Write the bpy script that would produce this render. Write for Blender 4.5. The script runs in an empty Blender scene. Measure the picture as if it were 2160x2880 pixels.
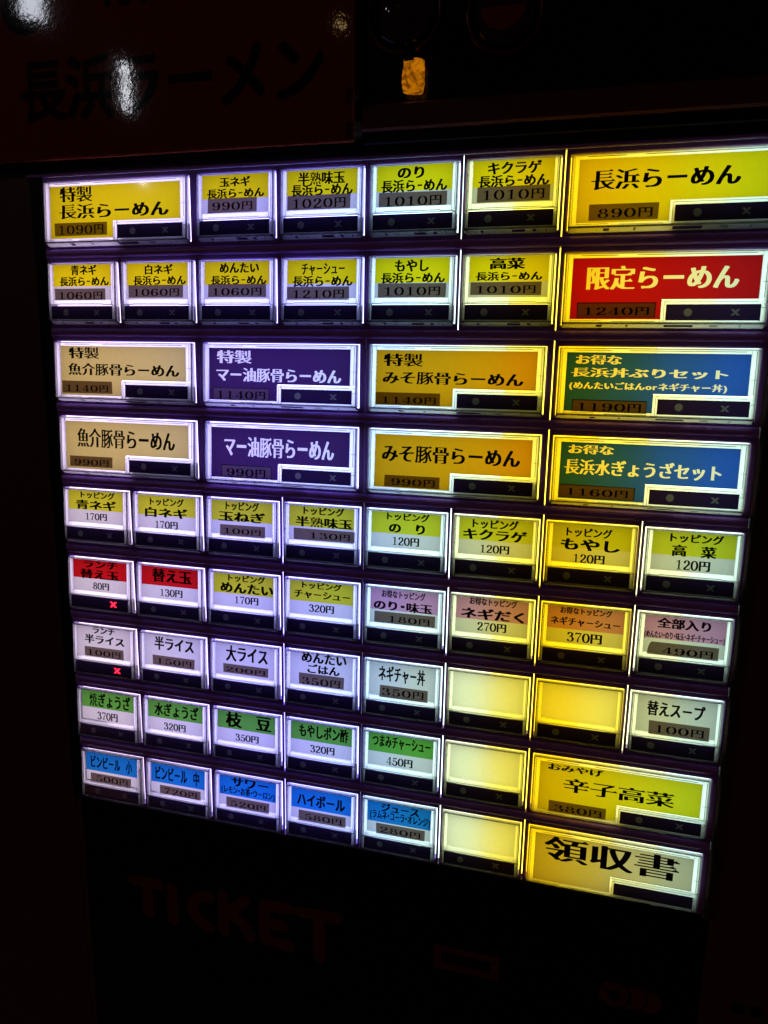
import bpy, bmesh, math, random
from mathutils import Vector, Matrix
from mathutils.geometry import interpolate_bezier

# ---------------------------------------------------------------- units: the panel is laid out in millimetres
# u = right along the button panel, v = down from the top of the first row's cards, n = out of the panel
Z0 = 1.55                      # height of v = 0 above the floor, metres
RP, CP = 36.15, 40.0           # row pitch and column pitch, mm
def W(u, v, n=0.0):
    return (u / 1000.0, -n / 1000.0, Z0 - v / 1000.0)
def L(u, v, n=0.0):
    return (u / 1000.0, -n / 1000.0, -v / 1000.0)

scene = bpy.context.scene
col = scene.collection

# ---------------------------------------------------------------- camera (solved from the card corners)
cam_d = bpy.data.cameras.new('camera')
cam = bpy.data.objects.new('camera', cam_d); col.objects.link(cam)
RR = [(0.96590163, -0.01784482, 0.25829362), (0.06763502, 0.98037186, -0.18519319), (-0.24991906, 0.1963481, 0.94814972)]
def pw(a): return Vector((a[0], a[2], -a[1]))
r_, d_, f_ = pw(RR[0]), pw(RR[1]), pw(RR[2])
M = Matrix.Identity(4)
for i in range(3):
    M[i][0] = r_[i]; M[i][1] = -d_[i]; M[i][2] = -f_[i]
M.translation = Vector(W(6.27311607 * 40, 2.01499538 * 40, 7.77084778 * 40))
cam.matrix_world = M
cam_d.sensor_fit = 'VERTICAL'; cam_d.sensor_height = 24.0; cam_d.sensor_width = 18.0
cam_d.lens = 2049.686 / 2880 * 24.0
cam_d.clip_start = 0.01; cam_d.clip_end = 50
scene.camera = cam

# ---------------------------------------------------------------- world, lamps, exposure
world = bpy.data.worlds.new('World'); scene.world = world; world.use_nodes = True
bg = world.node_tree.nodes['Background']
bg.inputs[0].default_value = (1.0, 0.36, 0.22, 1); bg.inputs[1].default_value = 0.015
scene.view_settings.view_transform = 'Standard'
scene.view_settings.look = 'None'
scene.view_settings.exposure = 0.0
scene.render.engine = 'CYCLES'
cy = scene.cycles
cy.max_bounces = 10; cy.diffuse_bounces = 5; cy.glossy_bounces = 4; cy.transmission_bounces = 6; cy.transparent_max_bounces = 24
cy.use_denoising = True
cy.caustics_reflective = False; cy.caustics_refractive = False
cy.sample_clamp_indirect = 6.0

def area(name, at, to, sx, sy, power, color):
    d = bpy.data.lights.new(name, 'AREA'); d.shape = 'RECTANGLE'; d.size = sx; d.size_y = sy
    d.energy = power; d.color = color
    o = bpy.data.objects.new(name, d); col.objects.link(o)
    o.location = at
    o.rotation_euler = (Vector(to) - Vector(at)).to_track_quat('-Z', 'Y').to_euler()
    return o
# ceiling lamps of the shop front, behind the photographer; their mirror images are the streaks on the sign
def mirrored(u, v, t):
    cu, cv, cn = 250.9, 80.6, 310.8
    return W(u + (u - cu) * t, v + (v - cv) * t, cn * t)
area('tube_lamp', mirrored(48, -38, 4), W(48, -38), 0.009, 0.09, 0.07, (0.90, 0.92, 1.0))
area('round_lamp', mirrored(2, -79, 4), W(2, -79), 0.045, 0.09, 0.20, (0.84, 0.88, 1.0))
area('warm_lamp', mirrored(147.5, -54, 4), W(147, -54), 0.009, 0.009, 0.003, (1.0, 0.62, 0.25))

# column, row, single or double, card colour, prints: (text, left, top, right, bottom) in mm; # sticker, $ price on sticker, % price on card
BUTTONS = [
    (0, 0, 'D', 'yellow', [('特製', 9.9, 1.9, 27.4, 8.4), ('長浜らーめん', 9.3, 9.5, 66.9, 15.8), ('#', 6.7, 17.8, 35.0, 23.5), ('$1090円', 9.1, 18.8, 33.0, 22.9)]),
    (2, 0, 'S', 'yellow', [('玉ネギ', 11.9, 1.3, 26.5, 4.8), ('長浜ら-めん', 5.8, 6.1, 33.1, 9.5), ('#', 6.2, 9.8, 29.7, 15.8), ('$990円', 8.4, 11.4, 27.5, 14.8)]),
    (3, 0, 'S', 'yellow', [('半熟味玉', 8.6, 1.0, 29.6, 5.6), ('長浜ら-めん', 5.6, 5.9, 33.1, 10.1), ('#', 3.8, 10.0, 32.2, 15.8), ('$1020円', 6.5, 11.4, 30.1, 15.3)]),
    (4, 0, 'S', 'yellow', [('のり', 12.2, 1.0, 23.4, 4.9), ('長浜ら-めん', 5.4, 5.9, 33.1, 10.2), ('#', 4.5, 10.5, 33.2, 16.3), ('$1010円', 7.2, 12.1, 31.0, 15.8)]),
    (5, 0, 'S', 'yellow', [('キクラゲ', 9.2, 0.9, 30.2, 5.0), ('長浜ら-めん', 5.7, 5.9, 33.4, 9.7), ('#', 5.3, 9.8, 33.9, 15.7), ('$1010円', 7.8, 11.2, 31.8, 14.9)]),
    (6, 0, 'D', 'yellow', [('長浜らーめん', 9.3, 5.4, 62.5, 12.6), ('#', 9.1, 18.0, 34.7, 24.1), ('$890円', 12.5, 19.7, 32.5, 23.1)]),
    (0, 1, 'S', 'yellow', [('青ネギ', 13.2, 0.4, 27.3, 4.6), ('長浜ら-めん', 6.9, 5.9, 33.8, 9.6), ('#', 4.1, 11.0, 31.9, 16.5), ('$1060円', 6.5, 12.5, 30.2, 16.0)]),
    (1, 1, 'S', 'yellow', [('白ネギ', 12.9, 0.9, 27.4, 4.8), ('長浜ら-めん', 6.8, 5.9, 34.0, 9.5), ('#', 4.3, 9.8, 32.6, 15.4), ('$1060円', 7.0, 11.4, 30.5, 14.7)]),
    (2, 1, 'S', 'yellow', [('めんたい', 10.9, 0.9, 30.0, 4.6), ('長浜ら-めん', 6.5, 6.3, 33.6, 9.7), ('#', 5.2, 9.8, 33.5, 15.4), ('$1060円', 7.5, 11.4, 31.3, 14.7)]),
    (3, 1, 'S', 'yellow', [('チャーシュー', 10.0, 1.8, 29.7, 6.0), ('長浜ら-めん', 5.9, 7.0, 33.4, 10.9), ('#', 3.4, 11.2, 32.0, 16.8), ('$1210円', 6.3, 12.6, 29.7, 16.0)]),
    (4, 1, 'S', 'yellow', [('もやし', 11.8, 1.0, 26.4, 5.2), ('長浜ら-めん', 5.9, 6.2, 33.4, 9.9), ('#', 4.8, 10.2, 34.0, 15.9), ('$1010円', 7.7, 11.7, 31.6, 15.2)]),
    (5, 1, 'S', 'yellow', [('高菜', 11.5, 1.1, 25.8, 4.7), ('長浜ら-めん', 6.1, 6.4, 32.9, 9.3), ('#', 4.2, 10.2, 32.8, 15.3), ('$1010円', 6.7, 11.6, 30.5, 14.6)]),
    (6, 1, 'D', 'red', [('限定らーめん', 10.1, 4.7, 65.6, 13.3), ('#', 7.1, 18.4, 36.7, 24.3), ('$1240円', 10.0, 20.2, 34.3, 23.2)]),
    (0, 2, 'D', 'cream', [('特製', 9.2, 2.1, 26.1, 7.3), ('魚介豚骨らーめん', 8.7, 9.6, 69.2, 15.1), ('#', 5.1, 18.1, 33.1, 23.9), ('$1140円', 7.4, 19.9, 30.8, 23.1)]),
    (2, 2, 'D', 'purple', [('特製', 8.4, 2.6, 25.7, 8.2), ('マー油豚骨らーめん', 8.2, 10.4, 68.7, 16.3), ('#', 6.5, 19.2, 34.5, 24.9), ('$1140円', 8.8, 20.8, 32.6, 24.2)]),
    (4, 2, 'D', 'orange', [('特製', 7.7, 3.0, 25.0, 8.2), ('みそ豚骨らーめん', 7.5, 10.5, 67.8, 15.6), ('#', 4.7, 19.4, 33.2, 24.7), ('$1140円', 7.6, 21.2, 31.3, 24.1)]),
    (6, 2, 'D', 'blue', [('お得な', 8.0, 2.5, 25.9, 6.0), ('長浜丼ぶりセット', 6.5, 7.5, 65.4, 11.0), ('(めんたいごはんorネギチャー丼)', 6.1, 13.1, 65.4, 16.3), ('#', 7.7, 20.2, 36.6, 25.1), ('$1190円', 10.1, 21.4, 34.4, 24.6)]),
    (0, 3, 'D', 'cream', [('魚介豚骨らーめん', 11.2, 5.0, 65.4, 13.9), ('#', 6.6, 18.6, 30.8, 23.8), ('$990円', 9.2, 20.1, 28.7, 23.2)]),
    (2, 3, 'D', 'purple', [('マー油豚骨らーめん', 11.2, 5.7, 65.4, 14.5), ('#', 9.8, 18.8, 35.2, 24.5), ('$990円', 12.5, 20.4, 32.1, 24.1)]),
    (4, 3, 'D', 'orange', [('みそ豚骨らーめん', 7.7, 6.1, 68.2, 13.2), ('#', 9.2, 19.3, 34.0, 24.4), ('$990円', 12.4, 20.7, 32.0, 23.8)]),
    (6, 3, 'D', 'blue', [('お得な', 7.5, 2.6, 25.6, 6.0), ('長浜水ぎょうざセット', 6.3, 8.4, 66.8, 14.5), ('#', 4.7, 19.0, 34.8, 24.5), ('$1160円', 8.0, 20.5, 32.2, 23.4)]),
    (0, 4, 'S', 'lime', [('トッピング', 10.6, 0.8, 30.3, 3.5), ('青ネギ', 7.6, 5.4, 31.0, 8.9), ('%170円', 13.3, 11.3, 25.6, 14.8)]),
    (1, 4, 'S', 'lime', [('トッピング', 10.0, 1.5, 28.6, 4.6), ('白ネギ', 7.2, 6.8, 30.6, 10.0), ('%170円', 12.9, 12.5, 25.3, 16.2)]),
    (2, 4, 'S', 'lime', [('トッピング', 10.8, 0.7, 28.1, 4.2), ('玉ねぎ', 7.1, 5.9, 31.2, 9.2), ('#', 7.9, 11.6, 31.4, 17.0), ('$100円', 10.2, 13.2, 29.1, 15.9)]),
    (3, 4, 'S', 'lime', [('トッピング', 10.4, 0.5, 30.3, 3.6), ('半熟味玉', 6.6, 5.5, 34.4, 9.2), ('#', 5.8, 10.7, 35.6, 15.9), ('$130円', 14.0, 12.1, 33.3, 15.0)]),
    (4, 4, 'S', 'lime', [('トッピング', 10.4, 0.4, 30.0, 3.3), ('の\u3000り', 11.5, 5.5, 28.1, 9.0), ('%120円', 13.5, 11.2, 25.7, 15.0)]),
    (5, 4, 'S', 'lime', [('トッピング', 9.1, 0.8, 29.0, 4.1), ('キクラゲ', 5.2, 5.8, 32.8, 8.6), ('%120円', 13.1, 11.6, 25.6, 15.2)]),
    (6, 4, 'S', 'lime', [('トッピング', 9.0, 1.6, 27.6, 4.7), ('もやし', 7.0, 6.6, 31.0, 10.2), ('%120円', 12.6, 12.4, 25.3, 16.1)]),
    (7, 4, 'S', 'lime', [('トッピング', 10.2, 1.0, 30.5, 3.9), ('高\u3000菜', 11.2, 5.7, 28.2, 9.7), ('%120円', 13.4, 11.5, 26.3, 15.6)]),
    (0, 5, 'S', 'red', [('ランチ', 9.8, 0.4, 29.8, 2.6), ('替え玉', 7.6, 5.6, 30.5, 9.0), ('%80円', 15.0, 11.5, 24.5, 15.2)]),
    (1, 5, 'S', 'red', [('替え玉', 9.5, 1.5, 31.5, 7.3), ('%130円', 14.0, 11.1, 26.4, 14.9)]),
    (2, 5, 'S', 'lime', [('トッピング', 11.2, 0.2, 30.7, 3.3), ('めんたい', 7.1, 5.5, 35.0, 8.1), ('%170円', 14.9, 10.9, 27.3, 14.5)]),
    (3, 5, 'S', 'lime', [('トッピング', 9.5, 0.3, 29.3, 3.1), ('チャーシュー', 5.7, 5.2, 33.6, 7.6), ('%320円', 13.3, 11.0, 25.8, 14.7)]),
    (4, 5, 'S', 'pink', [('お得なトッピング', 8.7, 1.0, 29.2, 3.7), ('のり・味玉', 5.0, 6.0, 32.7, 9.6), ('#', 5.4, 10.8, 34.0, 16.1), ('$180円', 12.5, 12.5, 31.5, 15.4)]),
    (5, 5, 'S', 'pink', [('お得なトッピング', 9.3, -0.2, 30.3, 2.9), ('ネギだく', 5.6, 5.3, 33.7, 9.2), ('%270円', 13.2, 11.0, 26.1, 14.9)]),
    (6, 5, 'S', 'pink', [('お得なトッピング', 8.7, 0.2, 30.2, 2.8), ('ネギチャーシュー', 4.9, 5.1, 33.8, 7.9), ('%370円', 12.2, 11.2, 26.8, 15.5)]),
    (7, 5, 'S', 'pink', [('全部入り', 8.4, 1.3, 29.3, 4.8), ('(めんたい・のり・味玉・ネギ・チャーシュー)', 3.6, 6.8, 35.0, 10.2), ('#', 5.2, 11.5, 33.1, 17.0), ('$490円', 11.2, 13.4, 31.0, 16.4)]),
    (0, 6, 'S', 'white', [('ランチ', 12.6, -0.2, 25.9, 2.9), ('半ライス', 7.6, 5.1, 31.4, 8.2), ('#', 7.5, 10.9, 30.9, 16.1), ('$100円', 9.4, 12.3, 29.0, 15.4)]),
    (1, 6, 'S', 'white', [('半ライス', 9.0, 1.3, 31.3, 7.3), ('#', 7.9, 10.8, 31.8, 16.0), ('$150円', 10.5, 12.2, 29.9, 15.1)]),
    (2, 6, 'S', 'white', [('大ライス', 9.1, 1.4, 31.5, 8.3), ('#', 7.6, 10.4, 31.9, 15.1), ('$200円', 9.3, 11.9, 30.2, 14.3)]),
    (3, 6, 'S', 'white', [('めんたい', 9.2, -0.8, 32.0, 3.9), ('ごはん', 12.3, 5.7, 28.7, 9.0), ('#', 8.0, 10.0, 30.9, 15.8), ('$350円', 9.7, 12.0, 29.0, 15.6)]),
    (4, 6, 'S', 'white', [('ネギチャー丼', 7.9, 1.8, 30.2, 8.5), ('#', 8.7, 11.0, 31.8, 16.8), ('$350円', 9.9, 12.2, 29.8, 15.7)]),
    (5, 6, 'S', 'blank', []),
    (6, 6, 'S', 'blank', []),
    (7, 6, 'S', 'white', [('替えスープ', 7.6, 2.6, 30.7, 8.2), ('#', 8.8, 11.0, 33.1, 17.1), ('$100円', 11.6, 12.6, 30.9, 16.0)]),
    (0, 7, 'S', 'green', [('焼ぎょうざ', 8.0, 1.4, 32.9, 7.9), ('%370円', 12.7, 11.3, 25.1, 15.7)]),
    (1, 7, 'S', 'green', [('水ぎょうざ', 7.2, 1.5, 32.6, 7.6), ('%320円', 12.7, 11.5, 25.3, 15.4)]),
    (2, 7, 'S', 'green', [('枝\u3000豆', 8.0, 1.1, 33.0, 7.6), ('%350円', 13.4, 11.5, 26.2, 15.2)]),
    (3, 7, 'S', 'green', [('もやしポン酢', 7.7, 1.4, 33.3, 7.2), ('%320円', 13.8, 11.2, 26.4, 15.1)]),
    (4, 7, 'S', 'green', [('つまみチャーシュー', 5.4, 1.2, 33.8, 6.3), ('%450円', 12.6, 11.2, 25.5, 15.3)]),
    (5, 7, 'S', 'blank', []),
    (6, 7, 'D', 'yellow2', [('おみやげ', 8.0, 2.5, 32.1, 4.7), ('辛子高菜', 15.2, 8.7, 62.2, 13.7), ('#', 9.4, 19.7, 34.4, 25.1), ('$380円', 11.9, 21.4, 32.5, 24.5)]),
    (0, 8, 'S', 'sky', [('ビンビール\u3000小', 6.3, 2.4, 31.9, 8.5), ('#', 6.1, 11.9, 31.0, 16.7), ('$500円', 9.6, 12.9, 29.0, 16.5)]),
    (1, 8, 'S', 'sky', [('ビンビール\u3000中', 6.0, 2.0, 31.8, 8.7), ('#', 8.6, 11.8, 32.6, 16.8), ('$720円', 11.3, 13.1, 30.4, 16.4)]),
    (2, 8, 'S', 'sky', [('サワー', 10.1, 1.5, 30.9, 3.6), ('(レモン・お茶・ウーロン)', 4.5, 6.0, 34.3, 9.8), ('#', 7.3, 11.7, 31.4, 17.2), ('$520円', 9.8, 13.3, 29.4, 16.4)]),
    (3, 8, 'S', 'sky', [('ハイボール', 6.5, 3.2, 31.9, 8.3), ('#', 7.4, 11.7, 32.4, 17.2), ('$580円', 10.7, 13.2, 30.2, 16.3)]),
    (4, 8, 'S', 'sky', [('ジュース', 10.3, 1.1, 29.3, 4.1), ('(ラムネ・コーラ・オレンジ)', 4.8, 5.0, 34.8, 9.3), ('#', 8.1, 11.2, 32.6, 16.6), ('$280円', 10.2, 12.8, 30.3, 15.8)]),
    (5, 8, 'S', 'blank', []),
    (6, 8, 'D', 'tan', [('領収書', 8.7, 3.8, 67.3, 12.3)]),
]

# ---------------------------------------------------------------- materials
def mat(name):
    m = bpy.data.materials.new(name); m.use_nodes = True
    nt = m.node_tree; nt.nodes.clear()
    return m, nt, nt.nodes, nt.links
def principled(name, color, rough=0.5, spec=0.5, noise=None, bump=None, coat=0.0, metallic=0.0, emit=None, es=0.0):
    m, nt, N, K = mat(name)
    out = N.new('ShaderNodeOutputMaterial'); b = N.new('ShaderNodeBsdfPrincipled')
    b.inputs['Base Color'].default_value = (*color, 1)
    b.inputs['Roughness'].default_value = rough
    b.inputs['Specular IOR Level'].default_value = spec
    b.inputs['Coat Weight'].default_value = coat
    b.inputs['Metallic'].default_value = metallic
    if emit:
        b.inputs['Emission Color'].default_value = (*emit, 1); b.inputs['Emission Strength'].default_value = es
    K.new(b.outputs[0], out.inputs[0])
    tc = N.new('ShaderNodeTexCoord')
    if noise:                          # (scale, amount) mottling of colour and roughness
        t = N.new('ShaderNodeTexNoise'); t.inputs['Scale'].default_value = noise[0]; t.inputs['Detail'].default_value = 6
        K.new(tc.outputs['Object'], t.inputs['Vector'])
        mx = N.new('ShaderNodeMix'); mx.data_type = 'RGBA'
        mx.inputs['A'].default_value = (*[c * (1 - noise[1]) for c in color], 1)
        mx.inputs['B'].default_value = (*[c * (1 + noise[1]) for c in color], 1)
        K.new(t.outputs['Fac'], mx.inputs['Factor']); K.new(mx.outputs['Result'], b.inputs['Base Color'])
        mr = N.new('ShaderNodeMapRange'); mr.inputs['To Min'].default_value = rough * 0.8; mr.inputs['To Max'].default_value = min(1, rough * 1.25)
        K.new(t.outputs['Fac'], mr.inputs['Value']); K.new(mr.outputs[0], b.inputs['Roughness'])
    if bump:                           # (scale, strength, distance in m)
        t2 = N.new('ShaderNodeTexNoise'); t2.inputs['Scale'].default_value = bump[0]; t2.inputs['Detail'].default_value = 3
        K.new(tc.outputs['Object'], t2.inputs['Vector'])
        bp = N.new('ShaderNodeBump'); bp.inputs['Strength'].default_value = bump[1]; bp.inputs['Distance'].default_value = bump[2]
        K.new(t2.outputs['Fac'], bp.inputs['Height']); K.new(bp.outputs[0], b.inputs['Normal'])
        if coat: K.new(bp.outputs[0], b.inputs['Coat Normal'])
    return m
def paper(name, color, mottle=0.06, diffuse=0.04):
    """thin printed film that lets the light behind it through"""
    color = [c * 0.82 for c in color]
    m, nt, N, K = mat(name)
    out = N.new('ShaderNodeOutputMaterial'); tr = N.new('ShaderNodeBsdfTranslucent'); df = N.new('ShaderNodeBsdfDiffuse')
    tc = N.new('ShaderNodeTexCoord'); t = N.new('ShaderNodeTexNoise')
    t.inputs['Scale'].default_value = 420; t.inputs['Detail'].default_value = 5
    K.new(tc.outputs['Object'], t.inputs['Vector'])
    mx = N.new('ShaderNodeMix'); mx.data_type = 'RGBA'
    mx.inputs['A'].default_value = (*[c * (1 - mottle) for c in color], 1)
    mx.inputs['B'].default_value = (*[min(1, c * (1 + mottle)) for c in color], 1)
    K.new(t.outputs['Fac'], mx.inputs['Factor']); K.new(mx.outputs['Result'], tr.inputs['Color'])
    df.inputs['Color'].default_value = (*color, 1)
    ms = N.new('ShaderNodeMixShader'); ms.inputs[0].default_value = diffuse
    K.new(tr.outputs[0], ms.inputs[1]); K.new(df.outputs[0], ms.inputs[2]); K.new(ms.outputs[0], out.inputs[0])
    return m
def acrylic(name, clear, frost, gloss=0.07, tint=(0.95, 0.96, 0.97)):
    m, nt, N, K = mat(name)
    out = N.new('ShaderNodeOutputMaterial')
    tp = N.new('ShaderNodeBsdfTransparent'); tp.inputs[0].default_value = (*[clear * t for t in tint], 1)
    tl = N.new('ShaderNodeBsdfTranslucent'); tl.inputs[0].default_value = (*[0.92 * t for t in tint], 1)
    gl = N.new('ShaderNodeBsdfGlossy'); gl.inputs['Roughness'].default_value = 0.06
    a = N.new('ShaderNodeMixShader'); a.inputs[0].default_value = frost
    K.new(tp.outputs[0], a.inputs[1]); K.new(tl.outputs[0], a.inputs[2])
    fr = N.new('ShaderNodeFresnel'); fr.inputs[0].default_value = 1.49
    b = N.new('ShaderNodeMixShader'); K.new(fr.outputs[0], b.inputs[0])
    K.new(a.outputs[0], b.inputs[1]); K.new(gl.outputs[0], b.inputs[2]); K.new(b.outputs[0], out.inputs[0])
    return m
def lamp(name, color, strength):
    m, nt, N, K = mat(name)
    out = N.new('ShaderNodeOutputMaterial'); e = N.new('ShaderNodeEmission')
    e.inputs[0].default_value = (*color, 1); e.inputs[1].default_value = strength
    K.new(e.outputs[0], out.inputs[0]); return m

PLUM = principled('dark_plum_plastic', (0.30, 0.13, 0.60), 0.38, 0.4, noise=(60, 0.12), bump=(900, 0.15, 0.0002))
BARM = principled('dark_plum_bar', (0.38, 0.16, 0.74), 0.30, 0.5, noise=(45, 0.15), bump=(700, 0.10, 0.0002))
DOOR = principled('maroon_painted_steel', (0.10, 0.019, 0.014), 0.45, 0.3, noise=(25, 0.2), bump=(600, 0.25, 0.0002))
BLACK = principled('black_panel', (0.003, 0.003, 0.005), 0.4, 0.2, noise=(30, 0.2))
GLASSBLACK = principled('black_glass', (0.0015, 0.0015, 0.002), 0.08, 0.35)
INK = principled('black_ink', (0.006, 0.003, 0.006), 0.6, 0.1)
INKG = principled('grey_black_ink', (0.010, 0.007, 0.006), 0.6, 0.1)
def smoked(name, through, rough):
    m, nt, N, K = mat(name); out = N.new('ShaderNodeOutputMaterial')
    tl = N.new('ShaderNodeBsdfTranslucent'); tl.inputs[0].default_value = (*through, 1)
    gl = N.new('ShaderNodeBsdfGlossy'); gl.inputs['Roughness'].default_value = rough
    fr = N.new('ShaderNodeFresnel'); fr.inputs[0].default_value = 1.45
    b = N.new('ShaderNodeMixShader'); K.new(fr.outputs[0], b.inputs[0]); K.new(tl.outputs[0], b.inputs[1]); K.new(gl.outputs[0], b.inputs[2])
    K.new(b.outputs[0], out.inputs[0]); return m
WINDOW = smoked('smoked_window', (0.005, 0.0025, 0.011), 0.10)
MARK = smoked('unlit_mark', (0.026, 0.025, 0.028), 0.3)
DIMPLATE = paper('dimming_plate', (0.16, 0.17, 0.16), 0.2, 0.1)  # unseen plate added behind the window zone to cut the LED light
REDLED = lamp('red_led', (1.0, 0.010, 0.028), 5.0)
RIM = acrylic('clear_acrylic_rim', 0.96, 0.62)

LINE = acrylic('acrylic_edge', 0.35, 0.45, tint=(0.62, 0.64, 0.72))
COVER = acrylic('clear_cover', 0.99, 0.006)
CARD = {
 'yellow': paper('yellow_card', (0.315, 0.265, 0.002)), 'yellow2': paper('dull_yellow_card', (0.26, 0.25, 0.006)),
 'red': paper('red_card', (0.20, 0.003, 0.004)), 'cream': paper('cream_card', (0.24, 0.20, 0.055)),
 'purple': paper('purple_card', (0.018, 0.007, 0.032)), 'orange': paper('orange_card', (0.27, 0.125, 0.002)),
 'blue': paper('blue_card', (0.010, 0.042, 0.21)), 'lime': paper('lime_card', (0.22, 0.225, 0.010)),
 'pink': paper('pink_card', (0.21, 0.10, 0.17)), 'green': paper('green_card', (0.040, 0.14, 0.018)),
 'sky': paper('sky_blue_card', (0.004, 0.070, 0.19)), 'white': paper('white_card', (0.25, 0.25, 0.235)),
 'tan': paper('tan_card', (0.22, 0.20, 0.14)), 'blank': paper('blank_card', (0.40, 0.41, 0.39)),
}
STICK = paper('brown_price_sticker', (0.235, 0.17, 0.145), 0.10, 0.02)
STICKD = {'purple': paper('violet_brown_sticker', (0.030, 0.018, 0.032)), 'blue': paper('dark_brown_sticker', (0.036, 0.020, 0.008)), 'red': paper('red_brown_sticker', (0.040, 0.010, 0.005))}
PRINTW = paper('white_print', (0.36, 0.35, 0.32))
PRINTC = paper('cream_print', (0.42, 0.38, 0.27))
PRINTD = principled('dark_red_ink', (0.05, 0.004, 0.006), 0.6, 0.1)

# ---------------------------------------------------------------- mesh helpers
def obj(name, mesh, parent=None, **props):
    o = bpy.data.objects.new(name, mesh); col.objects.link(o)
    if parent is not None: o.parent = parent
    for k, v in props.items(): o[k] = v
    return o
class MB:
    def __init__(s): s.v = []; s.f = []
    def poly(s, pts):
        b = len(s.v); s.v += [tuple(p) for p in pts]; s.f.append(tuple(range(b, b + len(pts))))
    def box(s, u0, u1, v0, v1, nb, nt, c=0.0):
        """box standing off the panel; nt may be a function of v; c = chamfer of the front edge"""
        fn = nt if callable(nt) else (lambda v: nt)
        fb = nb if callable(nb) else (lambda v: nb)
        b = len(s.v)
        q = [(u0, v0), (u1, v0), (u1, v1), (u0, v1)]
        s.v += [L(u, v, fb(v)) for u, v in q]
        if c <= 0:
            s.v += [L(u, v, fn(v)) for u, v in q]
            F = [(0, 1, 2, 3), (4, 7, 6, 5)] + [(i, 4 + i, 4 + (i + 1) % 4, (i + 1) % 4) for i in range(4)]
        else:
            s.v += [L(u, v, fn(v) - c) for u, v in q]
            qi = [(u0 + c, v0 + c), (u1 - c, v0 + c), (u1 - c, v1 - c), (u0 + c, v1 - c)]
            s.v += [L(u, v, fn(v)) for u, v in qi]
            F = [(0, 1, 2, 3), (8, 11, 10, 9)] + [(i, 4 + i, 4 + (i + 1) % 4, (i + 1) % 4) for i in range(4)] + \
                [(4 + i, 8 + i, 8 + (i + 1) % 4, 4 + (i + 1) % 4) for i in range(4)]
        s.f += [tuple(b + k for k in f) for f in F]
    def mesh(s, name, m, smooth=False):
        me = bpy.data.meshes.new(name); me.from_pydata(s.v, [], s.f); me.validate()
        bm = bmesh.new(); bm.from_mesh(me); bmesh.ops.recalc_face_normals(bm, faces=bm.faces); bm.to_mesh(me); bm.free()
        me.materials.append(m)
        if smooth:
            for p in me.polygons: p.use_smooth = True
        return me

# ---------------------------------------------------------------- lettering: glyph outlines reshaped to a heavy Mincho look
EM = {}
_font_curve = bpy.data.curves.new('glyph_source', 'FONT')
_font_obj = bpy.data.objects.new('glyph_source', _font_curve); col.objects.link(_font_obj)
_fill_cache = {}
def outlines(ch):
    _font_curve.body = ch
    bpy.context.view_layer.update()
    dg = bpy.context.evaluated_depsgraph_get()
    cu = _font_obj.evaluated_get(dg).to_curve(dg)
    res = []
    for sp in cu.splines:
        bp = sp.bezier_points; n = len(bp); pts = []
        for i in range(n):
            a, b = bp[i], bp[(i + 1) % n]
            straight = (a.handle_right - a.co).length < 1e-5 and (b.handle_left - b.co).length < 1e-5
            chord = (b.co - a.co).length
            d1 = (a.handle_right - a.co); ch_ = (b.co - a.co)
            if not straight and chord > 1e-6:
                dev = abs(d1.x * ch_.y - d1.y * ch_.x) / chord + abs((b.handle_left - b.co).x * ch_.y - (b.handle_left - b.co).y * ch_.x) / chord
                straight = dev < 0.004
            if straight: pts.append((a.co.x, a.co.y))
            else: pts += [(p.x, p.y) for p in interpolate_bezier(a.co, a.handle_right, b.handle_left, b.co, 5)[:-1]]
        clean = []
        for p in pts:
            if not clean or math.hypot(p[0] - clean[-1][0], p[1] - clean[-1][1]) > 1e-4: clean.append(p)
        if len(clean) > 1 and math.hypot(clean[0][0] - clean[-1][0], clean[0][1] - clean[-1][1]) < 1e-4: clean.pop()
        if len(clean) > 2: res.append(clean)
    _font_obj.evaluated_get(dg).to_curve_clear()
    return res
def sarea(p): return 0.5 * sum(p[i][0] * p[(i + 1) % len(p)][1] - p[(i + 1) % len(p)][0] * p[i][1] for i in range(len(p)))
def is_kanji(ch): return '\u4e00' <= ch <= '\u9fff'
YLO, YHI = -0.35, 1.05
def rows_of(cs, K, kx, ky, extra=()):
    """scan the outlines in K level rows; widen every run by kx sideways and ky up and down -> list of runs per row"""
    dy = (YHI - YLO) / K; R = []
    def scan(polys, y):
        xs = []
        for p in polys:
            n = len(p)
            for i in range(n):
                a, b = p[i], p[(i + 1) % n]
                if (a[1] <= y) != (b[1] <= y): xs.append(a[0] + (y - a[1]) * (b[0] - a[0]) / (b[1] - a[1]))
        xs.sort(); return [(xs[i], xs[i + 1]) for i in range(0, len(xs) - 1, 2)]
    base = [scan(cs, YLO + (k + .5) * dy + 1e-6) for k in range(K)]
    ext = [scan(extra, YLO + (k + .5) * dy + 1e-6) for k in range(K)] if extra else [[]] * K
    m = int(round(ky / dy))
    for k in range(K):
        runs = list(ext[k])
        if m < 0:                            # thin the level strokes: keep only what also stands in the rows above and below
            cur = base[k]
            for q in (k + m, k - m):
                o_ = base[q] if 0 <= q < K else []
                cur = [(max(a, c), min(b, d)) for a, b in cur for c, d in o_ if min(b, d) > max(a, c)]
            runs += [(a - kx, b + kx) for a, b in cur]
        for q in range(k - m, k + m + 1):
            if 0 <= q < K: runs += [(a - kx, b + kx) for a, b in base[q]]
        runs.sort(); out = []
        for a, b in runs:
            if out and a <= out[-1][1] + 0.002: out[-1] = (out[-1][0], max(out[-1][1], b))
            else: out.append((a, b))
        R.append(out)
    return R
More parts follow.
